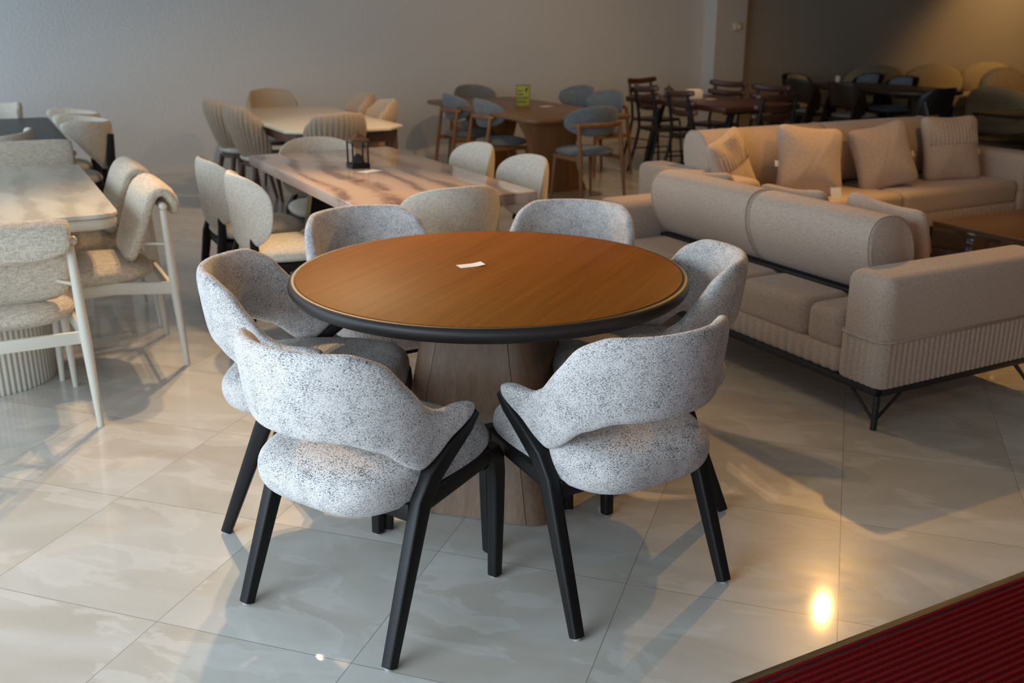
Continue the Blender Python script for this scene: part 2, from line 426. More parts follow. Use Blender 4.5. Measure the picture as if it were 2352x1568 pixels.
# ------------------------------------------------------------------ round table
TX, TY = -.075, 3.19
t = thing('round_table', 'round walnut dining table with dark bullnose edge in the foreground', 'table', (TX, TY, 0), R(-16))
G().lathe([(.001, .735), (.628, .735), (.628, .765), (.6265, .7658), (.001, .7658)], 128).done('tabletop', 'table_top', t, 30).rotation_euler.z = R(82)
G().lathe([(.58, .7275), (.60, .716), (.63, .717), (.643, .724), (.6515, .738), (.6525, .746), (.650, .755), (.642, .7635), (.6345, .7645), (.629, .763), (.6285, .7355), (.58, .735)], 128).done('edge_band', 'dark_edge', t, 50)
H0, H1, RC = .282, .172, .075
def hz(z): return H0 + (H1 - H0) * z / .72
g = G(); 
g.rings([[Vector((x, y, z)) for x, y in rrect(hz(z) - .012, hz(z) - .012, RC * .6, 5)] for z in (.0, .715)])
g.done('pedestal_core', 'pedestal', t, 30)
for k in range(4):
    g = G(); zs = [.004, .012, .70, .717]
    hw = lambda z: hz(z) - RC
    rr = []
    for z in zs:
        h = hz(z); rr.append([Vector((-hw(z) + .001, -h, z)), Vector((hw(z) - .001, -h, z)), Vector((hw(z) - .001, -h + .02, z)), Vector((-hw(z) + .001, -h + .02, z))])
    g.rings(rr); g.done('side_panel', 'pedestal', t, 30).rotation_euler.z = k * pi / 2
    g = G(); rr = []
    for z in zs:
        h = hz(z); c = h - RC
        rr.append([Vector((c + .001, -c, z))] + [Vector((c + .001 + RC * math.cos(q), -c + RC * math.sin(q), z)) for q in [R(-90 + 90 * i / 10) for i in range(11)]])
    g.rings(rr); g.done('corner_post', 'pedestal', t, 35).rotation_euler.z = k * pi / 2
def card(name, label, cat, loc, rz, sx=.085, sy=.055, fold=.0):
    g = G(); n = 6
    top = []
    for k in range(n + 1):
        a = -sx / 2 + sx * k / n; z = .0012 + fold * (max(0, a / (sx / 2)) ** 2)
        top.append((a, z))
    g.rings([[Vector((a, yy, z)) for a, z in top] + [Vector((a, yy, z - .0008)) for a, z in reversed(top)] for yy in (-sy / 2, sy / 2)])
    o = g.done(name, 'paper', None, 60, 0, loc, rz); return tag(o, label, cat)
card('price_card', 'small white card lying on the round walnut table', 'card', (-.138, 3.255, .766), R(24), .088, .045, .004)

# ------------------------------------------------------------------ grey melange armchairs round the table
def armchair():
    t = thing('armchair', 'x', 'chair')
    g = G()
    top = [(0, .825), (.34, .822), (.47, .79), (.58, .715), (.68, .648), (.78, .622), (.90, .624), (1, .616)]
    bot = [(0, .592), (.3, .585), (.46, .552), (.58, .498), (.66, .472), (.72, .486), (.86, .548), (1, .592)]
    shell(g, .246, .235, -.06, .15, top, bot, .052, .13, .56, 48, -.030)
    g.done('backrest', 'hero', t, 180, 1)
    g = G()
    out = [(x * (1 - .13 * max(0, -y / .3)), y * (1 if y > 0 else .95)) for x, y in superell(.254, .30, 3.9, 48)]
    g.pad(out, .058, .085, lambda x, y, o: Vector((x, y + .0, .442 + o + .012 * (1 - (y / .3) ** 2) * (1 if o > 0 else 0))), 7.5)
    g.done('seat', 'hero', t, 180, 1)
    for s in (-1, 1):
        # rear leg runs from the foot past the seat rail and on as the arm support
        g = G()
        g.sweep([(s * .262, -.255, .005), (s * .2565, -.178, .20), (s * .251, -.100, .395), (s * .255, -.062, .455), (s * .266, -.002, .510), (s * .274, .062, .556), (s * .277, .098, .585)],
                [(.017, .017), (.019, .022), (.020, .027), (.021, .027), (.020, .022), (.017, .018), (.012, .012)], (1, 0, 0), 16, 5)
        o = g.done('leg', 'black_wood', t, 60); G().sweep([(s * .262, -.2555, 0), (s * .262, -.255, .008)], .012).done('glide', 'glide', o)
        g = G()
        g.sweep([(s * .226, .255, .005), (s * .226, .262, .20), (s * .226, .264, .33), (s * .226, .258, .375), (s * .227, .240, .402), (s * .229, .205, .408)],
                [(.017, .017), (.019, .021), (.020, .024), (.020, .026), (.020, .026), (.020, .024)], (1, 0, 0), 16, 5)
        o = g.done('leg', 'black_wood', t, 60); G().sweep([(s * .226, .255, 0), (s * .226, .255, .008)], .012).done('glide', 'glide', o)
        G().sweep([(s * .229, .21, .405), (s * .238, .06, .398), (s * .247, -.10, .392)], [(.018, .026)] * 3, (1, 0, 0), 16, 5).done('side_rail', 'black_wood', t, 60)
    G().box((0, .225, .375), (.44, .022, .05), .005).box((0, -.12, .372), (.47, .022, .05), .005).box((0, .05, .392), (.40, .34, .012), .003).done('seat_frame', 'black_wood', t)
    return t
place_all(armchair(), [
    (-.381, 2.485, R(-34.3), 'grey melange armchair in front left, its back turned, nearest to the viewer'),
    (.257, 2.61, R(32.2), 'grey melange armchair in front right, its back turned, beside the bare floor'),
    (-.645, 3.083, R(-91.7), 'grey melange armchair at the left end of the round table, seen side on'),
    (.43, 3.225, R(93), 'grey melange armchair at the right end of the round table, close to the near sofa'),
    (-.49, 3.77, R(-148), 'grey melange armchair behind the round table on the left, facing the viewer'),
    (.20, 3.89, R(163), 'grey melange armchair behind the round table on the right, facing the viewer'),
], 'grey armchairs around the round table')

# ------------------------------------------------------------------ marble table group
def rect_table(name, label, u, v, turn=0):
    x, y = XY(u, v); return thing(name, label, 'table', (x, y, 0), TH + R(turn))
t = rect_table('marble_table', 'long rose brown marble dining table behind the round table', 1.90, 5.14)
slab(G(), rrect(.455, .985, .02, 3), .705, .762, .006).done('tabletop', 'marble', t, 30)
for sy in (-1, 1):
    g = G(); g.rings([[Vector((x * w_, sy * .50 + y, z)) for x, y in rrect(1, .035, .01, 2)] for z, w_ in ((0, .32), (.02, .32), (.68, .20), (.705, .20))])
    o = g.done('pedestal', 'black_metal', t, 30)
    for sx in (-1, 1): G().sweep([(sx * .325, sy * .50, .0), (sx * .205, sy * .5, .705)], [(.006, .04)] * 2, (1, 0, 0), 8, 6).done('brass_edge', 'brass', o)
G().box((0, 0, .68), (.12, .95, .05), .005).done('stretcher', 'black_metal', t)

def pad_chair(fabric='cream_weave', a=.26, b=.188, e=2.8, egg=.08, zc=.652):
    t = thing('dining_chair', 'x', 'chair')
    cv = lambda x: .12 * (x / a) ** 2
    G().pad(superell(a, b, e, 40, egg), .028, .03, lambda x, z, o: Vector((x, -.245 + cv(x) - .08 * z + o, zc + z)), 4).done('backrest', fabric, t, 180, 1)
    out = [(x * (1 - .1 * max(0, -y / .24)), y) for x, y in superell(.245, .25, 3.2, 40)]
    G().pad(out, .045, .04, lambda x, y, o: Vector((x, y + .02, .435 + o)), 5).done('seat', fabric, t, 180, 1)
    for s in (-1, 1):
        G().sweep([(s * .215, -.275, 0), (s * .19, -.215, .40), (s * .15, -.20, .48), (s * .13, -.205, .56)], [(.014, .018), (.017, .024), (.016, .02), (.012, .012)], (1, 0, 0), 12, 5).done('leg', 'black_wood', t)
        G().sweep([(s * .215, .235, 0), (s * .20, .22, .40)], [(.014, .016), (.018, .022)], (1, 0, 0), 12, 5).done('leg', 'black_wood', t)
    G().box((0, 0, .375), (.40, .42, .045), .008).done('seat_frame', 'black_wood', t)
    return t
place_all(pad_chair(), [
    uvs(1.33, 4.96, '+u', 'cream dining chair on the left of the marble table, nearer to the viewer'),
    uvs(1.31, 5.58, '+u', 'cream dining chair on the left of the marble table, farther one of the pair'),
    uvs(1.88, 5.98, '-v', 'cream dining chair at the far end of the marble table'),
    uvs(2.46, 4.80, '-u', 'cream dining chair on the right of the marble table, nearer of the pair'),
    uvs(2.46, 5.44, '-u', 'cream dining chair on the right of the marble table, farther of the pair'),
    uvs(1.88, 4.28, '+v', 'cream dining chair at the near end of the marble table, back towards the viewer'),
], 'cream chairs around the marble table')

x, y = XY(1.86, 5.32)
t = thing('lantern', 'small dark lantern with brass top standing on the marble table', 'lantern', (x, y, .762), TH)
G().box((0, 0, .0125), (.105, .105, .025), .004).done('base', 'black_wood', t)
for sx in (-1, 1):
    for sy in (-1, 1): G().box((sx * .044, sy * .044, .085), (.009, .009, .12), .001).done('post', 'black_metal', t)
G().box((0, 0, .150), (.108, .108, .014), .003).rings([[Vector((sx * r, sy * r, z)) for sx, sy in ((-1, -1), (1, -1), (1, 1), (-1, 1))] for r, z in ((.05, .157), (.018, .182), (.006, .186))]).done('roof', 'walnut_leg', t)
G().lathe([(.001, .184), (.008, .186), (.010, .195), (.004, .204), (.001, .206)], 14).done('finial', 'brass', t)
G().lathe([(.001, .026), (.036, .026), (.030, .05), (.016, .07), (.001, .078)], 20).done('candle', 'sand', t)
x, y = XY(1.86, 5.14)
card('price_card', 'white card lying beside the lantern on the marble table', 'card', (x, y, .7635), TH + R(25), .12, .075)

# ------------------------------------------------------------------ cream glass table with ribbed tan chairs
t = rect_table('dining_table', 'cream glass topped table with dark wood legs by the back wall', 2.55, 8.50)
def cham(a, b, c): return [(a - c, b), (-a + c, b), (-a, b - c), (-a, -b + c), (-a + c, -b), (a - c, -b), (a, -b + c), (a, b - c)]
slab(G(), cham(.48, 1.10, .16), .715, .742, .008).done('tabletop', 'white_gloss', t, 20)
slab(G(), rrect(.40, 1.0, .02, 2), .62, .716, .004).done('apron', 'walnut_leg', t, 30)
for sx in (-1, 1):
    for sy in (-1, 1): G().sweep([(sx * .39, sy * .98, 0), (sx * .375, sy * .95, .62), (sx * .375, sy * .95, .714)], [(.024, .024), (.043, .043), (.043, .043)], (1, 0, 0), 16, 6).done('leg', 'walnut_leg', t)
def tub_chair():
    t = thing('tub_chair', 'x', 'chair')
    g = G(); shell(g, .222, .22, 0, 0, [(0, .885), (.45, .87), (.7, .79), (.88, .64), (1, .50)], [(0, .43), (1, .43)], 0.04, .16, .45, 110, 0, (36, .020), lambda z: .72 + .28 * min(1, max(0, (z - .43) / .3)))
    g.done('backrest', 'tan_fabric', t, 180)
    G().pad(superell(.22, .22, 2.6, 36), .04, .035, lambda x, y, o: Vector((x, y + .03, .44 + o)), 5).done('seat', 'pale_seat', t, 180)
    G().lathe([(.001, .375), (.19, .375), (.2, .385), (.2, .41), (.001, .41)], 32, (0, .02, 0)).done('seat_frame', 'walnut_leg', t)
    for sx in (-1, 1):
        for sy in (-1, 1): G().sweep([(sx * .21, sy * .21, 0), (sx * .15, sy * .14, .385)], [(.013, .013), (.022, .022)], (1, 0, 0), 12, 3).done('leg', 'walnut_leg', t)
    return t
place_all(tub_chair(), [
    uvs(2.13, 8.44, '+u', 'tan ribbed tub chair left of the cream glass table, nearer of the two', 6),
    uvs(2.10, 9.08, '+u', 'tan ribbed tub chair left of the cream glass table, farther of the two', 6),
    uvs(2.63, 9.85, '-v', 'tan ribbed tub chair at the far end of the cream glass table, against the wall'),
    uvs(3.05, 9.10, '-u', 'tan ribbed tub chair right of the cream glass table, farther of the two', -6),
    uvs(2.96, 8.32, '-u', 'tan ribbed tub chair right of the cream glass table, nearer of the two', -6),
    uvs(2.41, 7.52, '+v', 'tan tub chair showing its ribbed back, near end of the cream glass table', 4),
], 'tan chairs around the cream glass table')

# ------------------------------------------------------------------ oak table with blue grey chairs
t = rect_table('dining_table', 'brown oak table with rounded corners between the blue grey chairs', 4.70, 8.66, -1)
slab(G(), rrect(.52, 1.20, .11, 7), .695, .732, .012).done('tabletop', 'oak_top', t, 30)
for sy in (-1, 1):
    g = G(); g.rings([[Vector((x * w_, sy * .62 + y, z)) for x, y in rrect(1, .045, .02, 3)] for z, w_ in ((0, .36), (.05, .35), (.2, .26), (.36, .22), (.52, .26), (.66, .34), (.697, .36))])
    g.done('pedestal', 'oak', t, 60)
G().box((0, 0, .665), (.16, 1.2, .06), .01).done('stretcher', 'oak', t)
def oak_chair():
    t = thing('dining_chair', 'x', 'chair')
    cv = lambda x: 0.10 * (x / .24) ** 2
    G().pad(superell(.285, .13, 2.4, 40), .026, .026, lambda x, z, o: Vector((x, -.205 + cv(x) - .15 * z + o, .715 + z)), 4).done('backrest', 'grey_weave', t, 180)
    G().pad(superell(.245, .24, 2.3, 40), .035, .035, lambda x, y, o: Vector((x, y + .02, .445 + o)), 4).done('seat', 'grey_weave', t, 180)
    g = G(); g.sweep([(x, -.245 + .08 * (x / .24) ** 2, .685) for x in [-.25 + .05 * i for i in range(11)]], [(.016, .012)] + [(.020, .015)] * 9 + [(.016, .012)], (0, 0, 1), 12, 2.5); g.done('back_rail', 'oak', t, 180)
    for s in (-1, 1):
        G().sweep([(s * .235, -.27, 0), (s * .22, -.225, .42), (s * .22, -.185, .685)], [.012, .019, .016], (1, 0, 0), 12, 2.2).done('leg', 'oak', t)
        G().sweep([(s * .22, .22, 0), (s * .19, .19, .415)], [.012, .019], (1, 0, 0), 12, 2.2).done('leg', 'oak', t)
        G().sweep([(s * .21, -.215, .40), (s * .20, .2, .40)], [(.012, .02)] * 2, (1, 0, 0), 10, 4).done('side_rail', 'oak', t)
    return t
place_all(oak_chair(), [
    uvs(4.70, 7.46, '+v', 'blue grey chair with oak back rail at the near end of the oak table', 4),
    uvs(4.36, 8.45, '+u', 'blue grey oak chair on the left of the oak table, nearer of the two', -4),
    uvs(4.37, 9.18, '+u', 'blue grey oak chair on the left of the oak table, farther of the two', -4),
    uvs(5.68, 8.80, '-u', 'blue grey oak chair on the right of the oak table, nearer of the two', 8),
    uvs(5.80, 9.55, '-u', 'blue grey oak chair on the right of the oak table, farther of the two', 8),
    uvs(4.94, 10.06, '-v', 'blue grey oak chair at the far end of the oak table, against the wall', 10),
], 'blue grey chairs around the oak table')
x, y = XY(4.72, 8.65)
t = thing('menu_stand', 'yellow green menu card in a thin wood frame standing on the oak table', 'sign', (x, y, .732), R(6))
G().box((0, 0, .1), (.128, .012, .2), .002).done('card', 'menu', t)
g = G()
for c, d in (((-.066, 0, .1), (.008, .02, .208)), ((.066, 0, .1), (.008, .02, .208)), ((0, 0, .202), (.14, .02, .008)), ((0, 0, .004), (.14, .03, .008))): g.box(c, d, .002)
g.done('frame', 'oak', t)
g = G()
for k, (x0, x1) in enumerate([(-.05, -.005), (-.05, .0), (-.05, .045), (-.05, .03)]):
    xx = x0
    while xx < x1:
        ww = random.uniform(.006, .012); g.box((xx + ww / 2, -.0065, .15 - k * .034), (ww, .001, .014), 0); xx += ww + .004
g.sweep([(.025, -.0066, .135), (.032, -.0066, .165), (.04, -.0066, .18)], [(.004, .0006), (.012, .0006), (.005, .0006)], (1, 0, 0), 8)
g.done('lettering', 'ink', t)
x, y = XY(4.92, 8.55)
card('price_card', 'white card lying beside the yellow green menu on the oak table', 'card', (x, y, .7335), TH + R(20), .13, .085)

# ------------------------------------------------------------------ dark slatted chairs
t = rect_table('dining_table', 'red brown plank table on black trapezoid legs among slatted chairs', 6.66, 8.25)
slab(G(), rrect(.47, .82, .02, 2), .70, .755, .006).done('tabletop', 'red_wood', t, 30)
for sy in (-1, 1):
    g = G(); P = [(-.38, sy * .56, .0), (.38, sy * .56, .0)]
    g.sweep([(-.36, sy * .56, .02), (-.16, sy * .56, .69)], [(.022, .035)] * 2, (1, 0, 0), 8, 8).sweep([(.36, sy * .56, .02), (.16, sy * .56, .69)], [(.022, .035)] * 2, (1, 0, 0), 8, 8).box((0, sy * .56, .02), (.76, .07, .04), .003).box((0, sy * .56, .68), (.5, .07, .04), .003)
    g.done('trestle_leg', 'black_metal', t)
def slat_chair():
    t = thing('slat_chair', 'x', 'chair')
    for s in (-1, 1):
        G().sweep([(s * .20, -.30, 0), (s * .195, -.215, .30), (s * .19, -.185, .46), (s * .185, -.20, .6), (s * .18, -.262, .865)], .016, (1, 0, 0), 10).done('leg', 'black_metal', t)
        G().sweep([(s * .205, .235, 0), (s * .19, .19, .44)], .012, (1, 0, 0), 10).done('leg', 'black_metal', t)
        G().sweep([(s * .2, -.22, .24), (s * .2, .21, .24)], .008, (1, 0, 0), 8).done('stretcher', 'black_metal', t)
    for z, y in ((.858, -.275), (.765, -.252), (.68, -.228)):
        g = G(); g.sweep([(x, y + .05 - .055 * (1 - (x / .24) ** 2), z + .022 * (x / .24) ** 2) for x in [-.24 + .048 * i for i in range(11)]], [(.022, .009)] + [(.031, .011)] * 9 + [(.022, .009)], (0, 0, 1), 12, 3)
        g.done('slat', 'red_wood', t, 180)
    slab(G(), rrect(.21, .205, .05, 4), .44, .47, .008).done('seat', 'dark_table', t)
    return t
place_all(slat_chair(), [
    uvs(6.24, 7.86, '+u', 'dark slatted chair left of the red brown table, nearer of the two', -6),
    uvs(6.34, 8.56, '+u', 'dark slatted chair left of the red brown table, farther of the two', -6),
    uvs(6.86, 9.42, '-v', 'dark slatted chair at the far end of the red brown table, standing tallest in view', 14),
    uvs(7.06, 8.66, '-u', 'dark slatted chair right of the red brown table, in front of the column', 14),
    uvs(7.00, 7.94, '-u', 'dark slatted chair right of the red brown table, nearer of the two', 10),
    uvs(6.48, 7.26, '+v', 'dark slatted chair at the near end of the red brown table, behind the far sofa', -4),
], 'dark slatted chairs around the red brown table')
x, y = XY(6.50, 8.72)
t = thing('lantern', 'small black house shaped lantern on the red brown table', 'lantern', (x, y, .755), TH); t.scale = (.72, .72, .62)
G().box((0, 0, .01), (.09, .09, .02), .003).done('base', 'black_metal', t)
g = G()
for sx in (-1, 1):
    for sy in (-1, 1): g.box((sx * .038, sy * .038, .07), (.01, .01, .11), .001)
g.done('posts', 'black_metal', t)
G().rings([[Vector((sx * r, sy * r, z)) for sx, sy in ((-1, -1), (1, -1), (1, 1), (-1, 1))] for r, z in ((.052, .12), (.052, .128), (.02, .165), (.012, .18))]).done('roof', 'black_metal', t)
G().sweep([(0, .022 * math.cos(q), .198 + .022 * math.sin(q)) for q in [2 * pi * i / 16 for i in range(17)]], .003, (1, 0, 0), 8).done('ring_handle', 'black_metal', t)
x, y = XY(6.58, 8.40)
t = thing('napkin_holder', 'pale wooden napkin box on the red brown table', 'box', (x, y, .755), TH + R(-28))
G().box((0, 0, .045), (.17, .10, .09), .006).done('body', 'candle', t)
G().box((0, 0, .093), (.12, .05, .012), .004).done('napkins', 'paper', t)
x, y = XY(6.70, 8.28)
card('price_card', 'white card lying beside the napkin box on the red brown table', 'card', (x, y, .7565), TH, .11, .08)

# ------------------------------------------------------------------ black veneer chairs and dark table
t = rect_table('dining_table', 'near black dining table with curved ends beyond the slatted chairs', 9.87, 8.92, 0)
slab(G(), superell(.50, .98, 3.2, 48), .70, .745, .012).done('tabletop', 'dark_table', t, 30)
for sy in (-1, 1):
    G().lathe([(.001, 0), (.22, 0), (.22, .015), (.06, .04), (.045, .2), (.045, .6), (.09, .69), (.09, .705), (.001, .705)], 28, (0, sy * .5, 0)).done('pedestal', 'dark_table', t)
def veneer_chair(pad):
    t = thing('veneer_chair', 'x', 'chair')
    g = G(); shell(g, .245, .20, -.03, 0, [(0, .84), (.5, .83), (.78, .77), (1, .66)], [(0, .56), (.5, .55), (.8, .50), (1, .46)], .02, .2, .5, 40)
    g.done('backrest', 'veneer', t, 180)
    G().pad(superell(.20, .115, 3.4, 36), .022, .012, lambda x, z, o: Vector((x, -.205 + .13 * (x / .22) ** 2 - .2 * z + o, .715 + z)), 5).done('back_pad', pad, t, 180)
    G().pad(superell(.235, .225, 3, 36), .035, .03, lambda x, y, o: Vector((x, y + .03, .445 + o)), 5).done('seat', pad, t, 180)
    for s in (-1, 1):
        G().sweep([(s * .25, -.33, 0), (s * .245, -.22, .30), (s * .243, -.13, .55), (s * .24, -.10, .68)], [(.013, .03), (.013, .06), (.013, .085), (.012, .06)], (1, 0, 0), 12, 4).done('leg', 'veneer', t)
        G().sweep([(s * .22, .24, 0), (s * .21, .2, .42)], [(.013, .016), (.016, .03)], (1, 0, 0), 12, 4).done('leg', 'veneer', t)
    G().box((0, 0, .405), (.43, .40, .03), .005).done('seat_frame', 'veneer', t)
    return t
place_all(veneer_chair('slate'), [
    uvs(9.26, 9.52, '+u', 'black veneer chair left of the near black table, beside the slatted chairs', -4),
    uvs(9.22, 8.76, '+u', 'black veneer chair left of the near black table, behind the far sofa', -4),
    uvs(10.36, 9.20, '-u', 'black veneer chair with slate blue pad, right side, nearer of the pair', -6),
    uvs(10.50, 9.88, '-u', 'black veneer chair with slate blue pad, right side, farther of the pair', -6),
    uvs(9.24, 7.74, '+v', 'black veneer chair at the near end of the near black table, back leaning right', 8),
], 'slate blue veneer chairs around the near black table')
cv_ = veneer_chair('far_sofa'); x, y = XY(9.78, 10.16); cv_.location = (x, y, 0); cv_.rotation_euler.z = FACE['-v'] + R(8)
cv_['label'] = 'black veneer chair with beige pad at the far end of the near black table'
x, y = XY(9.75, 9.55)
t = thing('candle_holder', 'ivory pillar candle standing on the near black table', 'candle', (x, y, .745), 0)
G().lathe([(.001, 0), (.04, 0), (.04, .006), (.001, .007)], 20).done('dish', 'brass', t); G().lathe([(.001, .006), (.032, .006), (.032, .10), (.028, .104), (.001, .10)], 24).done('candle', 'candle', t)

# ------------------------------------------------------------------ sofas
def scallop(a, b, r, pitch, depth):
    pts = rrect(a, b, r, 6); dense = []
    for i in range(len(pts)):
        p, q = Vector(pts[i]), Vector(pts[(i + 1) % len(pts)]); k = max(1, int((q - p).length / (pitch / 4)))
        for j in range(k): dense.append(p.lerp(q, j / k))
    L = 0; out = []
    for i, p in enumerate(dense):
        nx = (dense[(i + 1) % len(dense)] - dense[i - 1]).normalized(); nr = Vector((nx.y, -nx.x))
        out.append(p - nr * depth * (1 - abs(math.sin(pi * L / pitch)) ** .6)); L += (dense[(i + 1) % len(dense)] - p).length
    return out
def ribbed(g, cx, cy, a, b, r, z0, z1, pitch=.03):
    o = scallop(a, b, r, pitch, .008)
    return g.rings([[Vector((cx + p.x * k, cy + p.y * k, z)) for p in o] for z, k in ((z0, .985), (z0 + .012, 1), (z1 - .012, 1), (z1, .985))])
def sofa(label, L, D, bounds, backs, yb, loc, rz, zb=.61, hb=.175):
    """x along the length, +y the side one sits down from"""
    t = thing('sofa', label, 'sofa', loc, rz)
    A = .23; hx, hy = L / 2, D / 2
    g = G()
    for s in (-1, 1): g.box((0, s * (hy - .02), .158), (L - .04, .03, .03), .003).box((s * (hx - .02), 0, .158), (.03, D - .07, .03), .003)
    g.done('base_frame', 'black_metal', t)
    for sx in (-1, 1):
        for sy in (-1, 1):
            G().sweep([(sx * (hx - .022), sy * (hy - .022), 0), (sx * (hx - .022), sy * (hy - .022), .145)], .013, (1, 0, 0), 14).sweep([(sx * (hx - .03), sy * (hy - .03), .03), (sx * (hx - .17), sy * (hy - .022), .15)], .007, (0, 1, 0), 8).sweep([(sx * (hx - .03), sy * (hy - .03), .03), (sx * (hx - .022), sy * (hy - .17), .15)], .007, (1, 0, 0), 8).done('leg', 'black_metal', t)
    ribbed(G(), 0, 0, hx - A + .01, hy - .012, .03, .174, .275, .05).done('ribbed_base', 'sofa', t, 50)
    for x0, x1 in zip(bounds, bounds[1:]):
        G().box(((x0 + x1) / 2, 0, .345), (x1 - x0 - .003, D - .03, .17), .045, 5).done('seat_cushion', 'sofa', t, 60)
    for s in (-1, 1):
        cx = s * (hx - A / 2)
        o = G().box((cx, 0, .47), (A, D, .30), .05, 6).done('armrest', 'sofa', t, 60)
        ribbed(G(), cx, 0, A / 2 + .003, hy + .003, .045, .174, .362).done('ribbed_band', 'sofa', o, 50)
        pr = rrect(A / 2 + .002, hy + .002, .045, 6); G().sweep([(cx + x, y, .365) for x, y in pr + pr[:1]], .006, (0, 0, 1), 8).done('piping', 'sofa', o, 180)
    for x0, x1 in backs:
        g = G(); prof = []
        for q in [2 * pi * j / 36 for j in range(36)]:
            yy = .135 * sp(math.cos(q), .8); zz = hb * sp(math.sin(q), .78)
            if zz < 0: yy *= 1 - .25 * (-zz / hb)
            prof.append((yb + yy - .20 * zz, zb + zz))
        rr = []
        for k, xx in ((.92, x0), (.975, x0 + .006), (1, x0 + .022), (1.01, (x0 * 2 + x1) / 3), (1.01, (x0 + x1 * 2) / 3), (1, x1 - .022), (.975, x1 - .006), (.92, x1)):
            rr.append([Vector((xx, yb + (y - yb) * k, zb + (z - zb) * k)) for y, z in prof])
        o = g.rings(rr).done('backrest', 'sofa', t, 35)
        for xe in (x0 + .012, x1 - .012):
            pp = [(xe, yb + (y - yb) * 1.0, zb + (z - zb) * 1.0) for y, z in prof]; G().sweep(pp + pp[:1], .0035, (1, 0, 0), 6).done('piping', 'sofa', o, 180)
    G().box((0, yb - .03, .434), (L - 2 * A - .04, .07, .02), .003).done('back_rail', 'black_metal', t)
    return t
x, y = XY(3.46, 3.56)
sofa('taupe fabric sofa seen from behind, on black legs beside the round table', 2.06, 1.0, [-.79, -.29, .15, .59, .79], [(-.785, -.01), (-.008, .74)], -.17, (x, y, 0), FACE['+u'])
x, y = XY(5.42, 5.14)
sofa('taupe fabric sofa facing the viewer, with four scatter pillows', 2.90, 1.02, [-1.22, -.05, 1.22], [(-.86, .20), (.205, 1.27)], -.10, (x, y, 0), FACE['-v'], .65, .20)

def pillow(label, loc, rz, tilt, m='sofa', w_=.235, roll=0, rib=False, tagside=-1, group='pillows on the far sofa'):
    t = thing('pillow', label, 'pillow', loc, rz, group); t.rotation_euler = (tilt, roll, rz); t.rotation_mode = 'XYZ'
    out = []
    for i in range(48):
        q = 2 * pi * i / 48; e = 9.0; x = sp(math.cos(q), 2 / e); z = sp(math.sin(q), 2 / e)
        pin = 1 - .11 * (1 - abs(x * z) ** 1.0) ; out.append((w_ * x * pin * 1.06, w_ * z * pin * 1.06))
    def fn(x, z, o):
        wr = .004 * math.sin(9 * x / w_ + 5 * z / w_) if abs(o) > .02 else 0
        return Vector((x, o + math.copysign(wr, o), z))
    G().pad(out, .075, .075, fn, 2.0, (0, .15, .3, .45, .6, .75, .87, .95)).done('cover', m, t, 180, 1)
    if rib:
        g = G()
        for k in range(14):
            xx = -w_ * .84 + k * w_ * 1.68 / 13
            pts = []
            for j in range(7):
                z = .02 + w_ * .82 * j / 6 * .95; r = min(.99, ((abs(xx) / w_) ** 4.5 + (z / w_) ** 4.5) ** (1 / 4.5))
                pts.append((xx, .075 * math.sqrt(1 - r * r) + .004, z))
            g.sweep(pts, [(.007, .003)] * 7, (1, 0, 0), 8)
        g.done('pleats', m, t, 180)
    G().box((tagside * w_ * .97, 0, -.03), (.045, .004, .04), .001).done('label_tag', 'tag', t)
    return t
def on_sofa(u, v, z): return (*XY(u, v), z)
BK = FACE['-v']
pillow('taupe pillow with a stitched stripe panel at the left end of the far sofa', on_sofa(4.23, 4.97, .635), BK + R(28), R(18), 'sofa', .225, R(12), True, 1)
pillow('plain taupe pillow leaning behind the white tag on the far sofa, left of centre', on_sofa(4.86, 4.94, .645), BK - R(16), R(20), 'sofa', .235, R(-6), False, 1)
pillow('plain taupe pillow right of centre on the far sofa, tilted on its corner', on_sofa(5.55, 4.95, .635), BK - R(12), R(20), 'sofa', .225, R(10), False, -1)
pillow('pillow with a pleated upper half at the right end of the far sofa', on_sofa(6.27, 4.98, .645), BK - R(12), R(16), 'sofa', .235, R(0), True, -1)
BU = FACE['+u']
pillow('pillow tip showing above the left backrest of the near sofa', on_sofa(3.58, 4.34, .545), BU, R(20), 'sofa', .22, R(-4), False, 1, 'pillows on the near sofa')
pillow('pillow showing above the middle of the near sofa', on_sofa(3.58, 3.66, .55), BU, R(20), 'sofa', .225, R(-3), False, 1, 'pillows on the near sofa')
pillow('pillow with white label leaning at the right end of the near sofa', on_sofa(3.60, 3.11, .555), BU + R(-4), R(18), 'sofa', .235, R(3), True, 1, 'pillows on the near sofa')
x, y = XY(4.89, 4.70)
g = G(); g.rings([[Vector((xx, yy, zz)) for xx, yy, zz in ((-.035, 0, 0), (.035, 0, 0), (.035, .03, .07), (-.035, .03, .07))], [Vector((xx, yy + .003, zz)) for xx, yy, zz in ((-.035, 0, 0), (.035, 0, 0), (.035, .03, .07), (-.035, .03, .07))]])
tag(g.done('price_tag', 'paper', None, 30, 0, (x, y, .431), R(4)), 'white price tag propped on the seat of the far sofa', 'tag')

# ------------------------------------------------------------------ coffee table between the sofas
x, y = XY(5.52, 3.49)
t = thing('coffee_table', 'brown wood coffee table with smoked glass side between the two sofas', 'table', (x, y, 0), TH)
slab(G(), rrect(.62, .46, .01, 2), .395, .42, .004).done('tabletop', 'coffee', t, 30)
G().box((-.615, 0, .215), (.012, .90, .36), .002).done('glass_side', 'smoked', t)
G().box((.605, 0, .215), (.02, .90, .36), .002).box((0, .44, .20), (1.2, .02, .36), .002).done('side_panel', 'coffee', t)
G().box((0, 0, .035), (1.18, .86, .05), .003).done('bottom_shelf', 'coffee', t)

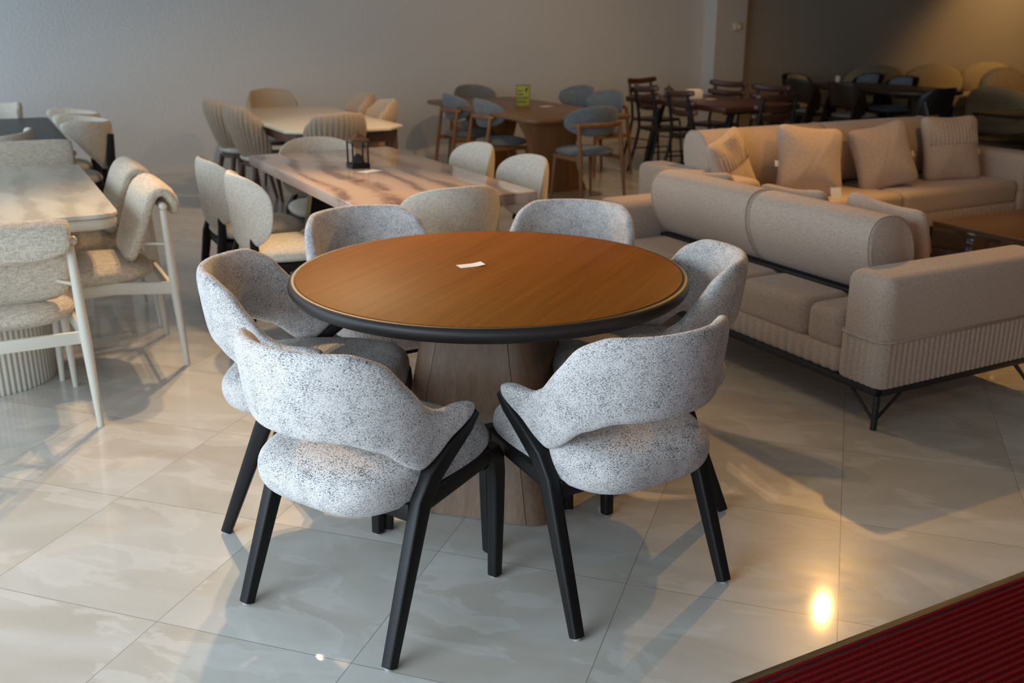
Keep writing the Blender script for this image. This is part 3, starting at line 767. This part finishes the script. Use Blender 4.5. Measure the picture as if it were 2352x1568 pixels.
# ------------------------------------------------------------------ far right: humped sofas, black side table
def hump_sofa(label, n, loc, rz, wid=.86):
    t = thing('sofa', label, 'sofa', loc, rz)
    L = n * wid
    G().box((0, 0, .20), (L + .3, 1.0, .32), .12, 6).done('base', 'far_sofa', t, 60)
    G().box((0, .12, .40), (L + .1, .86, .16), .07, 6).done('seat_cushion', 'far_sofa', t, 60)
    for k in range(n):
        G().pad(superell(wid / 2 + .02, .28, 2.1, 40), .13, .13, lambda x, z, o: Vector((x, -.34 + o - .1 * z, .62 + z)), 4).done('backrest', 'far_sofa', t, 180).location.x = (k - (n - 1) / 2) * wid
    for s in (-1, 1):
        G().pad(superell(.46, .26, 3, 36), .12, .12, lambda x, z, o: Vector((s * (L / 2 + .1) + o, x, .42 + z)), 4).done('armrest', 'far_sofa', t, 180)
    return t
x, y = XY(12.75, 10.25); hump_sofa('beige sofa with humped back against the dark wall, half in shade', 3, (x, y, 0), FACE['-v'], 1.2)
x, y = XY(13.5, 9.0); hump_sofa('beige humped sofa at the right edge, lit by a warm spot', 3, (x, y, 0), FACE['-v'], .85)
x, y = XY(14.0, 8.82)
g = G().pad(superell(.24, .24, 3.4, 40), .08, .08, lambda x, z, o: Vector((x, o - .25 * z, .24 + z)), 2.2)
tag(g.done('pillow', 'cream_weave', None, 180, 0, (x, y, .47), FACE['-v'] + R(10)), 'pale pillow on the beige humped sofa at the right edge', 'pillow')
x, y = XY(11.35, 7.95)
t = thing('side_table', 'black two tier side table behind the far sofa at the right edge', 'table', (x, y, 0), TH)
slab(G(), rrect(.55, .40, .03, 3), .42, .45, .006).done('tabletop', 'dark_table', t)
slab(G(), rrect(.60, .45, .03, 3), .12, .14, .006).done('shelf', 'dark_table', t)
for sx in (-1, 1):
    for sy in (-1, 1): G().sweep([(sx * .56, sy * .41, 0), (sx * .50, sy * .36, .425)], .014, (1, 0, 0), 10).done('leg', 'black_metal', t)

# ------------------------------------------------------------------ left: cream table and cream framed chairs
t = rect_table('dining_table', 'cream stone table on fluted round pedestals at the left edge', 0.0, 5.38)
slab(G(), rrect(.50, .86, .09, 6), .742, .762, .006).done('tabletop', 'cream_marble', t, 30)
slab(G(), rrect(.494, .854, .085, 6), .69, .743, .02).done('edge_band', 'cream_frame', t, 50)
for sy in (-1, 1):
    n = 74; g = G(); k = 8; base_ = []
    for i in range(n * k):
        q = 2 * pi * i / (n * k); base_.append((q, .275 + .009 * abs(math.sin(q * n / 2))))
    cy = -.52 if sy < 0 else .52
    g.rings([[Vector((r * math.cos(q) * f - .10, cy + r * math.sin(q) * f, z)) for q, r in base_] for z, f in ((.0, .985), (.006, 1), (.69, 1))])
    g.done('fluted_pedestal', 'cream_frame', t, 50)
def fold_chair():
    t = thing('dining_chair', 'x', 'chair')
    path = [(0, -.135, .485), (0, -.165, .56), (0, -.205, .66), (0, -.232, .74), (0, -.258, .80), (0, -.30, .822), (0, -.342, .80), (0, -.355, .745), (0, -.355, .69)]
    G().sweep(path, [(.225, .018), (.24, .03), (.25, .033), (.255, .032), (.255, .03), (.255, .03), (.255, .03), (.25, .028), (.24, .016)], (1, 0, 0), 32, 4).done('backrest', 'cream_rib', t, 180, 1)
    out = [(x * (1 - .06 * max(0, -y / .26)), y) for x, y in superell(.262, .27, 3, 40)]
    G().pad(out, .055, .055, lambda x, y, o: Vector((x, y + .015, .445 + o)), 4).done('seat', 'cream_rib', t, 180, 1)
    G().sweep([(-.262, -.298, .752), (.262, -.298, .752)], .017, (0, 0, 1), 14).done('top_dowel', 'cream_frame', t)
    for s in (-1, 1):
        G().pad(superell(.018, .018, 2, 14), .014, .014, lambda x, z, o: Vector((s * .262 + o, -.298 + x, .752 + z)), 2).done('dowel_end', 'cream_frame', t, 180)
        G().sweep([(s * .268, -.33, 0), (s * .258, -.312, .36), (s * .246, -.298, .735)], [.0125, .021, .016], (1, 0, 0), 14).done('leg', 'cream_frame', t)
        G().sweep([(s * .225, .21, 0), (s * .215, .20, .40)], [.012, .020], (1, 0, 0), 14).done('leg', 'cream_frame', t)
        G().sweep([(s * .256, -.31, .375), (s * .232, -.05, .395), (s * .216, .20, .385)], [(.012, .028)] * 3, (1, 0, 0), 12, 5).done('side_rail', 'cream_frame', t)
        G().sweep([(s * .25, -.30, .58), (s * .19, -.195, .58)], .006, (0, 0, 1), 8).done('bracket', 'cream_frame', t)
    G().box((0, -.30, .37), (.50, .02, .05), .005).box((0, .18, .385), (.42, .02, .04), .005).done('cross_rail', 'cream_frame', t)
    return t
place_all(fold_chair(), [
    uvs(.40, 4.90, '-u', 'cream framed chair on the right of the cream stone table, nearer of the pair'),
    uvs(.40, 5.60, '-u', 'cream framed chair on the right of the cream stone table, farther of the pair'),
    uvs(.01, 4.36, '+v', 'cream framed chair in the left foreground with its folded back to the viewer'),
    uvs(.27, 6.50, '-v', 'cream framed chair at the far end of the cream stone table, only its top showing'),
], 'cream framed chairs around the cream stone table')

# ------------------------------------------------------------------ far left: black table and winged chairs
t = rect_table('dining_table', 'black dining table with rounded corners at the far left', .10, 8.50)
slab(G(), rrect(.47, .97, .06, 5), .715, .75, .006).done('tabletop', 'black_metal', t, 30)
slab(G(), rrect(.42, .92, .04, 4), .64, .716, .004).done('apron', 'black_wood', t, 30)
for sx in (-1, 1):
    for sy in (-1, 1): G().sweep([(sx * .40, sy * .90, 0), (sx * .385, sy * .88, .712)], [(.025, .025), (.04, .04)], (1, 0, 0), 14, 5).done('leg', 'black_wood', t)
def wing_chair():
    t = thing('winged_chair', 'x', 'chair')
    g = G(); shell(g, .25, .21, -.05, .10, [(0, .84), (.4, .85), (.7, .865), (.9, .865), (1, .85)], [(0, .50), (.35, .51), (.6, .60), (.85, .74), (1, .805)], .055, .12, .5, 40)
    g.done('backrest', 'cream_weave', t, 180, 1)
    G().pad(superell(.24, .24, 3, 36), .045, .045, lambda x, y, o: Vector((x, y + .03, .44 + o)), 5).done('seat', 'cream_weave', t, 180)
    for s in (-1, 1):
        G().sweep([(s * .235, -.31, 0), (s * .22, -.26, .38), (s * .20, -.262, .55), (s * .185, -.285, .76)], [(.018, .024), (.022, .034), (.02, .03), (.014, .02)], (1, 0, 0), 12, 5).done('leg', 'black_wood', t)
        G().sweep([(s * .22, .23, 0), (s * .21, .21, .40)], [(.016, .018), (.02, .025)], (1, 0, 0), 12, 5).done('leg', 'black_wood', t)
    G().box((0, 0, .385), (.42, .42, .04), .006).done('seat_frame', 'black_wood', t)
    return t
place_all(wing_chair(), [
    uvs(.58, 7.95, '-u', 'cream winged chair right of the black table, nearer of the pair'),
    uvs(.58, 8.62, '-u', 'cream winged chair right of the black table, farther of the pair'),
    uvs(.10, 9.66, '-v', 'cream winged chair at the far end of the black table, near the wall'),
    uvs(.05, 7.42, '+v', 'cream winged chair at the near end of the black table, behind the cream framed chair'),
], 'winged chairs around the black table')
x, y = XY(-.17, 8.55)
g = G().lathe([(.001, 0), (.03, 0), (.032, .01), (.018, .03), (.014, .10), (.017, .16), (.03, .20), (.026, .22), (.001, .222)], 24)
tag(g.done('candlestick', 'dark_red', None, 60, 0, (x, y, .75)), 'dark red candlestick on the black table at the left edge', 'candlestick')
